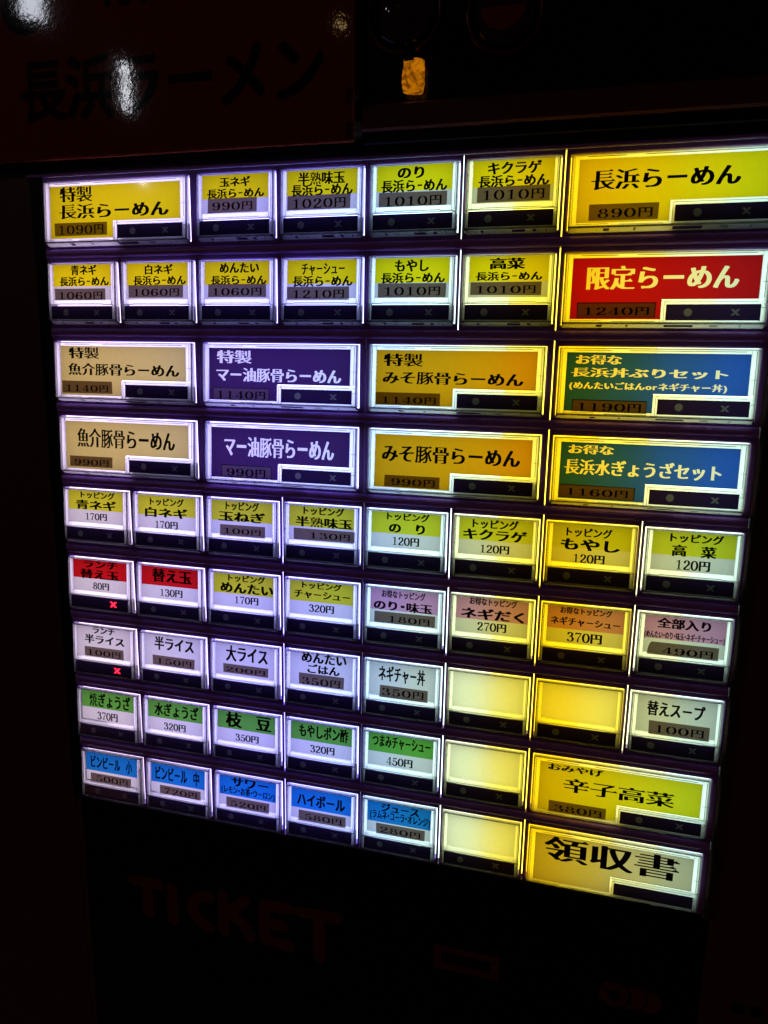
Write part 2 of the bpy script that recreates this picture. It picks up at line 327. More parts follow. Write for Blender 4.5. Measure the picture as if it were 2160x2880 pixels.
def scan_glyph(ch, style):
    """-> rows of runs, advance; the outline is thickened mostly sideways, like heavy Mincho type"""
    key = (ch, style)
    if key in _fill_cache: return _fill_cache[key]
    K = KROWS[style]
    if ch == '　': r = ([[]] * K, 0.9)
    else:
        src = {'-': 'ー'}.get(ch, ch)
        cs = outlines(src); sg = 1 if sarea(max(cs, key=lambda p: abs(sarea(p)))) > 0 else -1
        kanji = is_kanji(src); busy = sum(len(c) for c in cs) > 110; tri = []
        if style == 'gothic': kx, ky = 0.030, 0.022
        elif src == '円': kx, ky = (0.030, 0.0) if style == 'price' else (0.055, 0.012)
        elif src == 'ー': kx, ky = 0.0, 0.018
        elif kanji and style == 'small': kx, ky = (0.028 if busy else 0.046), (0.0 if busy else 0.016)
        elif kanji and style == 'wide': kx, ky = (0.024 if busy else 0.036), 0.0
        elif kanji: kx, ky = (0.028, 0.0) if busy else (0.048, -0.010)
        elif style == 'small': kx, ky = 0.050, 0.016
        else: kx, ky = 0.052, 0.0
        if kanji and style in ('serif', 'wide'):       # the small triangles that close level strokes on the right
            for p in cs:
                n = len(p)
                for i in range(n):
                    a, b = p[i], p[(i + 1) % n]
                    dx, dy = b[0] - a[0], b[1] - a[1]
                    if abs(dx) < 0.012 and 0.045 < abs(dy) < 0.085 and dy * sg > 0:
                        z, c = p[i - 1], p[(i + 2) % n]
                        if abs(z[1] - a[1]) < 0.02 and abs(c[1] - b[1]) < 0.02 and a[0] - z[0] > 0.10 and b[0] - c[0] > 0.10:
                            x, y = max(a[0], b[0]), max(a[1], b[1]) - 0.012
                            tri.append([(x - 0.13, y), (x + 0.03, y - 0.03), (x - 0.03, y + 0.065)])
        rows = rows_of(cs, K, kx, ky, tri)
        xs = [x for rr in rows for ab in rr for x in ab]; x0, x1 = min(xs), max(xs); adv = 1.0
        if ch == '-': c_ = (x0 + x1) / 2; rows = [[((a - c_) * .5 + .30, (b - c_) * .5 + .30) for a, b in rr] for rr in rows]; adv = 0.6
        elif ch == '・': c_ = (x0 + x1) / 2; rows = [[(a - c_ + .25, b - c_ + .25) for a, b in rr] for rr in rows]; adv = 0.5
        elif ch in '()or': rows = [[(a - x0 + .05, b - x0 + .05) for a, b in rr] for rr in rows]; adv = x1 - x0 + 0.10
        r = (rows, adv)
    _fill_cache[key] = r
    return r
KROWS = {'serif': 140, 'wide': 140, 'small': 90, 'price': 90, 'gothic': 170}
def string_rows(s, style):
    K = KROWS[style]; R = [[] for _ in range(K)]; x = 0.0
    for ch in s:
        rows, a = scan_glyph(ch, style)
        for k in range(K): R[k] += [(p + x, q + x) for p, q in rows[k]]
        x += a
    return R
def fit_rows(s, style, u0, v0, u1, v1):
    """string laid into the rectangle -> list of (vtop, vbottom, [(ua, ub), ...]) from top to bottom, no gaps"""
    R = string_rows(s, style); K = len(R)
    used = [k for k in range(K) if R[k]]; k0, k1 = used[0], used[-1]
    xs = [x for rr in R for ab in rr for x in ab]; X0, X1 = min(xs), max(xs)
    out = []; n = k1 - k0 + 1; fx = lambda x: u0 + (x - X0) / (X1 - X0) * (u1 - u0)
    for i, k in enumerate(range(k1, k0 - 1, -1)):
        runs = []
        for a, b in sorted(R[k]):
            if runs and a <= runs[-1][1]: runs[-1] = (runs[-1][0], max(b, runs[-1][1]))
            else: runs.append((a, b))
        out.append((v0 + (v1 - v0) * i / n, v0 + (v1 - v0) * (i + 1) / n, [(fx(a), fx(b)) for a, b in runs]))
    # rows with the same runs are joined into one
    res = []
    for a, b, rr in out:
        if res and len(res[-1][2]) == len(rr) and all(abs(p[0] - q[0]) < .008 and abs(p[1] - q[1]) < .008 for p, q in zip(res[-1][2], rr)): res[-1] = (res[-1][0], b, res[-1][2])
        else: res.append((a, b, rr))
    return res
# serif figures drawn with a broad pen
def crom(pts, k=6, closed=False):
    n = len(pts); out = []
    rng = range(n if closed else n - 1)
    for i in rng:
        P = [pts[(i + j) % n] if closed else pts[min(max(i + j, 0), n - 1)] for j in (-1, 0, 1, 2)]
        for s in range(k):
            t = s / k
            out.append(tuple(0.5 * (2 * P[1][c] + (P[2][c] - P[0][c]) * t + (2 * P[0][c] - 5 * P[1][c] + 4 * P[2][c] - P[3][c]) * t * t
                              + (3 * P[1][c] - P[0][c] - 3 * P[2][c] + P[3][c]) * t ** 3) for c in (0, 1)))
    if not closed: out.append(pts[-1])
    return out
PEN = [.045]
def ribbon(pts, V, F, closed=False, lo=None, hi=0.155, wid=None):
    lo = PEN[0] if lo is None else lo; hi += (lo - .045) * .8
    n = len(pts); b = len(V)
    for i in range(n):
        a = pts[i - 1] if (i or closed) else pts[i]; c = pts[(i + 1) % n] if (i < n - 1 or closed) else pts[i]
        dx, dy = c[0] - a[0], c[1] - a[1]; l = math.hypot(dx, dy) or 1; dx /= l; dy /= l
        w = (lo + (hi - lo) * abs(dy) ** 1.6) / 2 if wid is None else (wid[0] + (wid[1] - wid[0]) * i / (n - 1)) / 2
        V.append((pts[i][0] - dy * w, pts[i][1] + dx * w)); V.append((pts[i][0] + dy * w, pts[i][1] - dx * w))
    for i in range(n if closed else n - 1):
        j = (i + 1) % n
        F.append((b + 2 * i, b + 2 * j, b + 2 * j + 1, b + 2 * i + 1))
def ball(x, y, r, V, F):
    b = len(V); V += [(x + r * math.cos(a * math.pi / 6), y + r * math.sin(a * math.pi / 6)) for a in range(12)]; F.append(tuple(range(b, b + 12)))
def rect(x0, y0, x1, y1, V, F):
    b = len(V); V += [(x0, y0), (x1, y0), (x1, y1), (x0, y1)]; F.append((b, b + 1, b + 2, b + 3))
def ell(cx, cy, rx, ry): return [(cx + rx * math.cos(a * math.pi / 14), cy + ry * math.sin(a * math.pi / 14)) for a in range(28)]
def make_digits(LO=.045):
    D = {}; PEN[0] = LO
    def new(): return [], []
    V, F = new(); ribbon(ell(.31, .5, .235, .465), V, F, True); D['0'] = (V, F)
    V, F = new(); rect(.245, .0, .385, .97, V, F); rect(.09, 0, .54, .055, V, F); V += [(.385, .97), (.36, 1.0), (.08, .84), (.10, .80), (.25, .84)]; n = len(V); F.append((n - 5, n - 4, n - 3, n - 2, n - 1)); D['1'] = (V, F)
    V, F = new(); ribbon(crom([(.13, .74), (.17, .89), (.31, .965), (.45, .89), (.49, .72), (.40, .50), (.22, .27), (.10, .06)]), V, F); ball(.14, .73, .075, V, F)
    rect(.06, 0, .55, .12, V, F); n = len(V); V += [(.48, .0), (.56, 0), (.61, .29), (.56, .29)]; F.append((n, n + 1, n + 2, n + 3)); D['2'] = (V, F)
    V, F = new(); ribbon(crom([(.12, .80), (.19, .93), (.32, .965), (.45, .87), (.44, .67), (.33, .55), (.22, .53)]), V, F)
    ribbon(crom([(.22, .53), (.38, .52), (.51, .40), (.51, .15), (.36, .03), (.20, .04), (.11, .17)]), V, F); ball(.135, .78, .07, V, F); ball(.125, .19, .075, V, F); D['3'] = (V, F)
    V, F = new(); rect(.35, 0, .485, 1.0, V, F); rect(.24, 0, .60, .05, V, F); rect(.02, .24, .62, .31, V, F); ribbon([(.40, .99), (.05, .28)], V, F, wid=(.06, .05)); D['4'] = (V, F)
    V, F = new(); ribbon([(.15, .96), (.12, .50)], V, F, wid=(.05, .05)); n = len(V); V += [(.13, .84), (.50, .84), (.54, 1.0), (.13, .97)]; F.append((n, n + 1, n + 2, n + 3))
    ribbon(crom([(.12, .50), (.24, .60), (.40, .57), (.51, .42), (.50, .17), (.36, .03), (.19, .045), (.10, .18)]), V, F); ball(.125, .19, .075, V, F); D['5'] = (V, F)
    six = crom([(.50, .80), (.43, .93), (.31, .965), (.17, .84), (.09, .56), (.10, .26), (.19, .08), (.31, .035), (.45, .10), (.515, .30), (.45, .50), (.31, .57), (.18, .50), (.11, .38)])
    V, F = new(); ribbon(six, V, F); ball(.475, .79, .07, V, F); D['6'] = (V, F)
    D['9'] = ([(0.62 - x, 1 - y) for x, y in V], list(F))
    V, F = new(); n = 0; V += [(.06, .74), (.10, .74), (.13, .85), (.57, .85), (.57, 1.0), (.08, 1.0)]; F.append((0, 1, 2, 5)); F.append((2, 3, 4, 5)); ribbon(crom([(.55, .88), (.40, .58), (.31, .30), (.29, .0)]), V, F, wid=(.05, .16)); D['7'] = (V, F)
    V, F = new(); ribbon(ell(.31, .755, .165, .215), V, F, True, hi=.13); ribbon(ell(.31, .275, .215, .245), V, F, True, hi=.145); D['8'] = (V, F)
    return {k: ([(x, y * 0.86) for x, y in v[0]], v[1], 0.66) for k, v in D.items()}
DIG = make_digits(); DIGB = make_digits(.085)
def text_mesh(name, s, u0, v0, u1, v1, nf, m, style='serif'):
    """one flat print whose ink fills the rectangle u0..u1, v0..v1 of the button"""
    V, F = [], []
    if not any(ch in DIG for ch in s):
        for a, b, rr in fit_rows(s, style, u0, v0, u1, v1):
            for p, q in rr:
                n = len(V); V += [L(p, a, nf(a)), L(q, a, nf(a)), L(q, b, nf(b)), L(p, b, nf(b))]; F.append((n, n + 1, n + 2, n + 3))
    else:
        x = 0.0; adv_scale = 1.22 if style == 'price' else 1.0; P = []
        for ch in s:
            n = len(P)
            if ch in DIG:
                v, f, a = (DIG if style == 'price' else DIGB)[ch]; v = [(p[0] * adv_scale, p[1]) for p in v]; a = a * adv_scale + (0.06 if style == 'price' else -0.02)
            else:
                rows, a = scan_glyph(ch, style); K = len(rows); used = [k for k in range(K) if rows[k]]; k0, k1 = used[0], used[-1] + 1
                v, f = [], []; yy = lambda k: (k - k0) / (k1 - k0) * 0.86
                for k in range(k0, k1):
                    for p, q in rows[k]: b = len(v); v += [(p, yy(k)), (q, yy(k)), (q, yy(k + 1)), (p, yy(k + 1))]; f.append((b, b + 1, b + 2, b + 3))
            P += [(p[0] + x, p[1]) for p in v]; F += [tuple(n + k for k in q) for q in f]; x += a
        xs = [p[0] for p in P]; ys = [p[1] for p in P]; X0, X1, Y0, Y1 = min(xs), max(xs), min(ys), max(ys)
        for p in P:
            u = u0 + (p[0] - X0) / (X1 - X0) * (u1 - u0); v = v1 - (p[1] - Y0) / (Y1 - Y0) * (v1 - v0)
            V.append(L(u, v, nf(v)))
    me = bpy.data.meshes.new(name); me.from_pydata(V, [], F); me.materials.append(m)
    return me
def complement(runs, a, b):
    out, x = [], a
    for p, q in runs:
        p, q = max(p, a), min(q, b)
        if p > x: out.append((x, p))
        x = max(x, q)
    if x < b: out.append((x, b))
    return out
def join_meshes(name, meshes, m):
    V, F = [], []
    for me in meshes:
        b = len(V); V += [tuple(v.co) for v in me.vertices]; F += [tuple(b + k for k in p.vertices) for p in me.polygons]
        bpy.data.meshes.remove(me)
    r = bpy.data.meshes.new(name); r.from_pydata(V, [], F); r.materials.append(m); return r

# ---------------------------------------------------------------- the ticket machine
def empty(name, at, **props):
    o = bpy.data.objects.new(name, None); col.objects.link(o); o.location = at; o.empty_display_size = 0.05
    for k, v in props.items(): o[k] = v
    return o
machine = empty('ticket_machine', (0, 0, 0), label='dark meal ticket vending machine with nine rows of glowing menu buttons', category='ticket machine')
ROOT = Vector((0, 0, Z0))
def part(name, mesh, parent=None, at=None, **props):
    o = obj(name, mesh, parent or machine, **props)
    o.location = ROOT if at is None else at
    return o

# light source behind the panel: sixteen upright LED strips, each of its own colour
HUE = [(0.98, 0.78, 1.05), (0.98, 0.78, 1.14), (0.92, 0.76, 1.28), (0.84, 0.73, 1.46), (0.76, 0.69, 1.60), (0.70, 0.66, 1.70),
       (0.68, 0.68, 1.70), (0.64, 0.74, 1.52), (0.62, 0.88, 1.22), (0.70, 0.95, 0.90), (0.80, 0.94, 0.52), (0.93, 0.76, 0.05),
       (1.00, 0.63, 0.0), (0.96, 0.78, 0.06), (0.82, 0.88, 0.40), (0.62, 0.88, 0.72)]
LEDS = 3.7
for i, h in enumerate(HUE):
    mb = MB(); u0 = i * 20 - 0.8
    if i == 0: u0 -= 2
    mb.box(u0 + 0.2, i * 20 + 19.2, -5, 8 * RP + 31, -9.5, -8.5)
    part('led_strip', mb.mesh('led_strip', lamp('led_light', h, LEDS)))
mb = MB(); mb.box(-6, 322, -8, 324, -16, -14); part('backplate', mb.mesh('backplate', BLACK))

tilt = lambda v: 0.056 * max(v, 0)
def off(d): return lambda v: tilt(v) + d
# --- shared meshes for single (S) and double (D) buttons
SP = {'S': dict(w=CP, cap=(0.9, 37.5, -0.6, 25.9), card=(3.4, 35.3, 0.0, 16.2), win=(2.2, 35.8, 19.0, 25.2)),
      'D': dict(w=2 * CP, cap=(1.5, 76.0, -0.5, 26.4), card=(4.5, 72.9, 1.45, 24.8), win=(40.4, 73.9, 19.2, 25.2))}
def ring_frame(w, g0, g1, v0, v1, hole):
    """bezel frame round one button: raised land, chamfered opening with walls going in"""
    mb = MB(); a0, a1 = -0.8 + g0, w - 0.8 - g1; h0, h1, k0, k1 = hole
    def loop(u0, u1, v0, v1, n): return [(u0, v0, n), (u1, v0, n), (u1, v1, n), (u0, v1, n)]
    loops = [loop(a0, a1, v0, v1, -2.2), loop(a0, a1, v0, v1, -1.5), loop(a0 + .5, a1 - .5, v0 + .5, v1 - .5, -1.15),
             loop(h0 - .5, h1 + .5, k0 - .5, k1 + .5, -1.0), loop(h0, h1, k0, k1, -1.5), loop(h0, h1, k0, k1, -5.0)]
    b = len(mb.v)
    for lp in loops: mb.v += [L(*p) for p in lp]
    for i in range(len(loops) - 1):
        for j in range(4):
            k = (j + 1) % 4
            mb.f.append((b + 4 * i + j, b + 4 * i + k, b + 4 * i + 4 + k, b + 4 * i + 4 + j))
    return mb
CAPM, EDGEM, COVM, PLATEM, FRAMEM = {}, {}, {}, {}, {}
def cap_meshes(k):
    s = SP[k]; c0, c1, t0, t1 = s['cap']; a0, a1, b0, b1 = s['card']; w0, w1, x0, x1 = s['win']
    mb = MB(); F, B = off(0.85), off(-0.1)
    wall = lambda u0, u1, v0, v1: mb.box(u0, u1, v0, v1, -1.8, off(0.5))
    wall(c0, c0 + .7, t0, t1); wall(c1 - .7, c1, t0, t1); mb.box(c0 + .7, c1 - .7, t0, t0 + .5, -1.8, off(.25))
    ed = MB()
    if k == 'S':
        mb.box(c0 + .1, a0, t0 + .1, 18.7, B, F, .15); mb.box(a1, c1 - .1, t0 + .1, 18.7, B, F, .15)       # uprights beside the card
        mb.box(a0, a1, t0 + .1, b0, B, off(.3), 0)
        mb.box(a0, a1, b1, 18.7, B, off(1.0), .15)                                                          # bright step over the window
        mb.box(c0 + .1, w0, 18.9, t1 - .1, B, F, .12); mb.box(w1, c1 - .1, 18.9, t1 - .1, B, F, .12)
        mb.box(w0, w1, x1, t1 - .1, B, F, .12)
        ed.box(c0 + .95, c0 + 1.15, t0 + .5, 18.0, off(.86), off(.95)); ed.box(c1 - 1.15, c1 - .95, t0 + .5, 18.0, off(.86), off(.95))
        ed.box(a0 + 3.6, a1 - 4.4, 17.9, 18.12, off(1.01), off(1.08)); ed.box(c0 + 1.0, a0 + 3.6, 18.28, 18.5, off(1.01), off(1.08)); ed.box(a1 - 4.4, c1 - 1.0, 18.28, 18.5, off(1.01), off(1.08))
        ed.box(c0 + .1, c1 - .1, 18.68, 18.9, off(.8), off(.99))
        ed.box(c0 + .3, w0 - .1, 5.2, 5.4, off(.86), off(.92)); ed.box(c0 + .3, w0 - .1, 11.2, 11.4, off(.86), off(.92))
    else:
        sl, st = w0 - 1.8, x0 - 1.9
        mb.box(c0 + .1, a0, t0 + .1, t1 - .1, B, F, .15); mb.box(a0, a1, t0 + .1, b0, B, off(.55), .15)
        mb.box(a0, sl, b1, t1 - .1, B, F, .12); mb.box(a1, c1 - .1, t0 + .1, st, B, F, .15)
        mb.box(sl, w0, st + .15, t1 - .1, B, off(.95), .12); mb.box(w0, c1 - .1, st + .15, x0, B, off(.95), .12)
        mb.box(w1, c1 - .1, x0 + .1, t1 - .1, B, F, .12); mb.box(w0, w1, x1, t1 - .1, B, F, .12)
        ed.box(c0 + 1.2, c0 + 1.42, t0 + 1.0, t1 - 1.0, off(.86), off(.95)); ed.box(c1 - 1.5, c1 - 1.28, t0 + 1.0, st - .5, off(.86), off(.95))
        ed.box(c0 + 6.0, c0 + 20, t0 + 1.0, t0 + 1.25, off(.56), off(.65)); ed.box(c0 + 27, c1 - 5, t0 + 1.0, t0 + 1.25, off(.56), off(.65))
        ed.box(c0 + 3.0, c0 + 15, t1 - 1.1, t1 - .9, off(.86), off(.95)); ed.box(c0 + 19, sl - 2, t1 - .85, t1 - .65, off(.86), off(.95))
        ed.box(w0 - .9, w0 - .7, st + 1, t1 - .6, off(.96), off(1.02)); ed.box(sl + 1, a1, st + .9, st + 1.1, off(.96), off(1.02))
        ed.box(c1 - 2.6, c1 - .3, 11.0, 11.2, off(.86), off(.92)); ed.box(c1 - 2.6, c1 - .3, 20.4, 20.6, off(.86), off(.92))
    # sloping lip below
    b = len(mb.v); n1 = tilt(t1) + .5
    for (u0, u1) in ((c0, c1),):
        mb.v += [L(u0, t1, n1), L(u1, t1, n1), L(u1 - .2, t1 + 1.7, -1.0), L(u0 + .2, t1 + 1.7, -1.0), L(u0, t1 - .6, n1 - .3), L(u1, t1 - .6, n1 - .3), L(u1 - .2, t1 + .9, -1.8), L(u0 + .2, t1 + .9, -1.8)]
        mb.f += [tuple(b + q for q in f) for f in ((0, 1, 2, 3), (4, 5, 6, 7), (0, 3, 7, 4), (1, 2, 6, 5), (2, 3, 7, 6), (0, 1, 5, 4))]
    for q in ((.18, .21), (.33, .34), (.52, .66), (.74, .78), (.88, .89)):    # ribs moulded into the lip
        ua, ub = c0 + (c1 - c0) * q[0], c0 + (c1 - c0) * q[1]
        ed.poly([L(ua, t1 + .5, n1 - .2), L(ub, t1 + .5, n1 - .2), L(ub, t1 + 1.2, -.2), L(ua, t1 + 1.2, -.2)])
    CAPM[k] = mb.mesh('cap_' + k, RIM); EDGEM[k] = ed.mesh('cap_edges_' + k, LINE)
    cv = MB(); e = off(.32)
    if k == 'S': cv.poly([L(a0, b0, e(b0)), L(a1, b0, e(b0)), L(a1, b1, e(b1)), L(a0, b1, e(b1))])
    else:
        cv.poly([L(a0, b0, e(b0)), L(a1, b0, e(b0)), L(a1, st, e(st)), L(a0, st, e(st))])
        cv.poly([L(a0, st, e(st)), L(sl, st, e(st)), L(sl, b1, e(b1)), L(a0, b1, e(b1))])
    COVM[k] = cv.mesh('cover_' + k, COVER)
    hs = MB(); hl = c0 + .1 if k == 'S' else w0 - .6; hs.poly([L(hl, x0 + .1, -1.6), L(c1 - .1, x0 + .1, -1.6), L(c1 - .1, t1 + .5, -1.6), L(hl, t1 + .5, -1.6)]); PLATEM[k] = hs.mesh('dimplate_' + k, DIMPLATE)
cap_meshes('S'); cap_meshes('D')
def mark_rows(shapes, v0, v1, n):
    out = []
    for i in range(n):
        a, b = v0 + (v1 - v0) * i / n, v0 + (v1 - v0) * (i + 1) / n; y = (a + b) / 2; runs = []
        for kind, uc, vc, r in shapes:
            d = y - vc
            if kind == 'o' and abs(d) < r: h = math.sqrt(r * r - d * d); runs.append((uc - h, uc + h))
            if kind == 'x' and abs(d) < r:
                t = r * .42; runs += [(uc - abs(d) - t, uc - abs(d) + t), (uc + abs(d) - t, uc + abs(d) + t)]
        runs.sort(); m = []
        for p, q in runs:
            if m and p <= m[-1][1]: m[-1] = (m[-1][0], max(q, m[-1][1]))
            else: m.append((p, q))
        out.append((a, b, m))
    return out
MARKM, WINM = {}, {}
def strips(name, rows, m, inv=None):
    mb = MB(); e = off(.45)
    for a, b, rr in rows:
        for p, q in (complement(rr, *inv) if inv else rr): mb.poly([L(p, a, e(a)), L(q, a, e(a)), L(q, b, e(b)), L(p, b, e(b))])
    return mb.mesh(name, m)
for k in 'SD':
    w0, w1, x0, x1 = SP[k]['win']; vc = (x0 + x1) / 2; ou, xu = w0 + (w1 - w0) * .24, w0 + (w1 - w0) * .74
    o_, x_, X_ = ('o', ou, vc, 1.5), ('x', xu, vc, 1.25), ('x', xu, vc, 1.45)
    for tag_, sh in (('ox', [o_, x_]), ('X', [X_]), ('', [])): WINM[k, tag_] = strips('window', mark_rows(sh, x0, x1, 36 if sh else 1), WINDOW, (w0, w1))
    MARKM[k, 'o'] = strips('circle', [r for r in mark_rows([o_], x0, x1, 36) if r[2]], MARK); MARKM[k, 'x'] = strips('cross', [r for r in mark_rows([x_], x0, x1, 36) if r[2]], MARK)
    MARKM[k, 'X'] = strips('lit_cross', [r for r in mark_rows([X_], x0, x1, 36) if r[2]], REDLED)

SPLIT = {'yellow': 'white', 'lime': 'white', 'pink': 'white', 'green': 'white', 'sky': 'white', 'red': 'white'}
def card_meshes(k, color, key=''):
    s = SP[k]; a0, a1, b0, b1 = s['card']; w0, w1, x0, x1 = s['win']; e = off(0.0)
    def quad(mb, u0, u1, v0, v1): mb.poly([L(u0, v0, e(v0)), L(u1, v0, e(v0)), L(u1, v1, e(v1)), L(u0, v1, e(v1))])
    if k == 'D':
        mb = MB(); sl, st = w0 - 1.8, x0 - 1.9
        quad(mb, a0, a1, b0, st); quad(mb, a0, sl, st, b1)
        # one L-shaped card: drop the shared inner faces
        return [(mb, color)]
    if color in SPLIT:
        vs = {'yellow': 10.0, 'sky': 10.6, 'green': 9.3, 'pink': 10.0}.get(color, 9.8)
        if color == 'red': vs = 9.6
        m1, m2 = MB(), MB(); quad(m1, a0, a1, b0, vs); quad(m2, a0, a1, vs, b1)
        return [(m1, color), (m2, 'white')]
    mb = MB(); quad(mb, a0, a1, b0, b1); return [(mb, color)]
CARDC = {}
def merged_card(k, color):
    if (k, color) in CARDC: return CARDC[k, color]
    parts_ = card_meshes(k, color)
    V, F, MI, ms = [], [], [], []
    for mb, c in parts_:
        b = len(V); V += mb.v; F += [tuple(b + q for q in f) for f in mb.f]; MI += [len(ms)] * len(mb.f); ms.append(CARD[c])
    me = bpy.data.meshes.new('card_' + color + k); me.from_pydata(V, [], F)
    for m in ms: me.materials.append(m)
    for p, i in zip(me.polygons, MI): p.material_index = i
    CARDC[k, color] = me; return me

def cut_card(k, color, lines, stickers):
    """a card whose coloured print leaves the letters free"""
    s = SP[k]; a0, a1, b0, b1 = s['card']; w0, w1, x0, x1 = s['win']; sl, st = w0 - 1.8, x0 - 1.9
    mb = MB(); e = tilt
    def q(u0, u1, v0, v1):
        if v1 - v0 > 1e-4 and u1 - u0 > 1e-4: mb.poly([L(u0, v0, e(v0)), L(u1, v0, e(v0)), L(u1, v1, e(v1)), L(u0, v1, e(v1))])
    v = b0
    for (t, u0, v0, u1, v1) in sorted(lines, key=lambda l: l[2]):
        q(a0, a1, v, v0)
        for a, b, rr in fit_rows(t, 'serif', u0, v0, u1, v1):
            for p, r_ in complement(rr, a0, a1): q(p, r_, a, b)
        v = v1
    q(a0, a1, v, st)
    (su0, sv0, su1, sv1), = stickers              # card left open behind the sticker so the backlight reaches it
    su0, sv0, su1, sv1 = su0 + .3, max(sv0 + .3, st), su1 - .3, sv1 - .3
    sv1 = min(sv1, b1); su1 = min(su1, sl)
    q(a0, sl, st, sv0); q(a0, su0, sv0, sv1); q(su1, sl, sv0, sv1); q(a0, sl, sv1, b1)
    me = bpy.data.meshes.new('cut_card'); me.from_pydata(mb.v, [], mb.f); me.materials.append(CARD[color])
    return me
COLNAME = {'yellow': 'yellow', 'yellow2': 'dull yellow', 'red': 'red', 'cream': 'cream', 'purple': 'dark purple', 'orange': 'orange', 'blue': 'blue',
           'lime': 'lime and white', 'pink': 'pink and white', 'green': 'green and white', 'sky': 'sky blue and white', 'white': 'white', 'tan': 'tan', 'blank': 'blank unprinted'}
BLANKWHERE = {(5, 6): 'blank pale green-white button between the grey and the yellow one, top of three', (6, 6): 'blank bright yellow button left of the soup refill button',
              (5, 7): 'blank pale button in the middle of a column of three', (5, 8): 'blank pale button at the foot of the machine, left of the receipt button'}
GAP = {5: .17, 6: .20, 7: .20}
GAPLO = {3: .26, 4: .07, 5: .24, 6: .20, 7: .18}
rnd = random.Random(4)
for (c, r, k, color, items) in BUTTONS:
    at = Vector(W(c * CP, r * RP))
    gt = GAPLO if r >= 4 else GAP
    nc = c + (2 if k == 'D' else 1)
    g0, g1 = gt.get(c, .02), gt.get(nc, .02)
    if r in (2, 3) and c == 4: g0 = .06
    if r < 2 and c == 5: g0 = .24 if r else .14
    s = SP[k]; cp = s['cap']
    fk = (k, round(g0, 3), round(g1, 3))
    if fk not in FRAMEM:
        FRAMEM[fk] = ring_frame(s['w'], g0, g1, -3.15, 29.1, (cp[0] - .35, cp[1] + .35, cp[2] - .3, cp[3] + 0.55)).mesh('button_frame_' + k, PLUM)
    part('button_frame', FRAMEM[fk], at=at)
    names = [i[0].replace('　', '').replace('#', '').replace('$', '').replace('%', '').replace('-', 'ー') for i in items]
    lab = ('%s %s-width button printed %s' % (COLNAME[color], 'double' if k == 'D' else 'single', ' '.join(n for n in names if n))) if items else BLANKWHERE[(c, r)]
    B = empty('menu_button', at, label=lab); B.parent = machine
    def sub(name, mesh, **p):
        o = obj(name, mesh, B, **p); return o
    sub('acrylic_cap', CAPM[k]); sub('cap_edging', EDGEM[k]); sub('clear_cover', COVM[k])
    cut = color in ('purple', 'blue') or (color == 'red' and k == 'D')
    if not cut: sub('menu_card', merged_card(k, color)); sub('dimming_plate', PLATEM[k])
    lit = (c, r) in ((0, 5), (0, 6))
    sub('indicator_window', WINM[k, 'X' if lit else '' if color == 'tan' else 'ox'])
    if not (color == 'tan' or lit): sub('circle_mark', MARKM[k, 'o'])
    if lit: sub('lit_cross_mark', MARKM[k, 'X'])
    elif color != 'tan': sub('cross_mark', MARKM[k, 'x'])
    big, prices = [], []
    def grow(it):                 # measured ink corners ran along slanted lines: restore the full character height
        t, u0, v0, u1, v1 = it
        if t[0] in '#$%': return it
        w_ = (u1 - u0) / max(1, len(t)); x_ = max(0, min(.62 * w_, 3.9) - (v1 - v0)) / 2 if k == 'S' else 0; d = x_ + max(0.0, -.06 + .028 * r) * .45 * w_ + (.3 if k == 'S' and len(t) < 15 else .1)
        return (t, u0, v0 - min(d, max(0, v0 - .25)), u1, v1 + d)
    items = [grow(i) for i in items]
    for (t, u0, v0, u1, v1) in items:
        if t == '#':
            st = MB(); e0 = off(.05); e1 = off(.10); j = lambda: rnd.uniform(-.12, .12)
            if color == 'pink' and c == 7: pts = [(u0 + 1.6, v0), (u1, v0), (u1, v1), (u0, v1), (u0 + .3, v0 + 2.8), (u0 + .8, v0 + 1.0)]
            else: pts = [(u0 + j(), v0 + j()), (u1 + j(), v0 + j()), (u1 + j(), v1 + j()), (u0 + j(), v1 + j())]
            st.poly([L(u, v, e1(v)) for u, v in pts])
            sub('price_sticker', st.mesh('price_sticker', STICKD[color] if cut else STICK))
        elif t[0] == '$': prices.append(text_mesh('price', t[1:], u0, v0, u1, v1, off(.13), INK, 'price'))
        elif t[0] == '%': prices.append(text_mesh('price', t[1:], u0, v0, u1, v1, off(.04), INK, 'serif'))
        else: big.append(text_mesh('menu', t, u0, v0, u1, v1, off(0.0 if cut else .035), INK, 'small' if k == 'S' else 'wide' if color in ('tan', 'yellow2') else 'serif'))
    ink = INK
    if color == 'purple': ink = PRINTW
    if color == 'blue' or (color == 'red' and k == 'D'): ink = PRINTC
    if cut:
        sub('menu_card', cut_card(k, color, [(t, u0, v0, u1, v1) for t, u0, v0, u1, v1 in items if t[0] not in '#$%'], [i[1:] for i in items if i[0] == '#']))
    if big: sub('menu_lettering', join_meshes('menu_lettering', big, ink))
    if prices: sub('price_lettering', join_meshes('price_lettering', prices, INK))

# --- rounded bars between the rows, running the width of the panel
def bar(u0, u1, v0, v1, peak, base=-1.6, seg=10):
    mb = MB(); vc, hv = (v0 + v1) / 2, (v1 - v0) / 2
    prof = [(v0, base - 2)] + [(vc - hv * math.cos(math.pi * i / seg), base + (peak - base) * math.sin(math.pi * i / seg) ** .7) for i in range(seg + 1)] + [(v1, base - 2)]
    m = len(prof)
    for u in (u0, u1): mb.v += [L(u, v, n) for v, n in prof]
    mb.f += [(i, i + 1, m + i + 1, m + i) for i in range(m - 1)] + [tuple(range(m)), tuple(range(m, 2 * m))]
    return mb
for r in range(8):
    part('row_bar', bar(0.0, 318.7, 29.0, RP - 3.05, 0.3).mesh('row_bar', BARM, False), at=Vector(W(0, r * RP)))

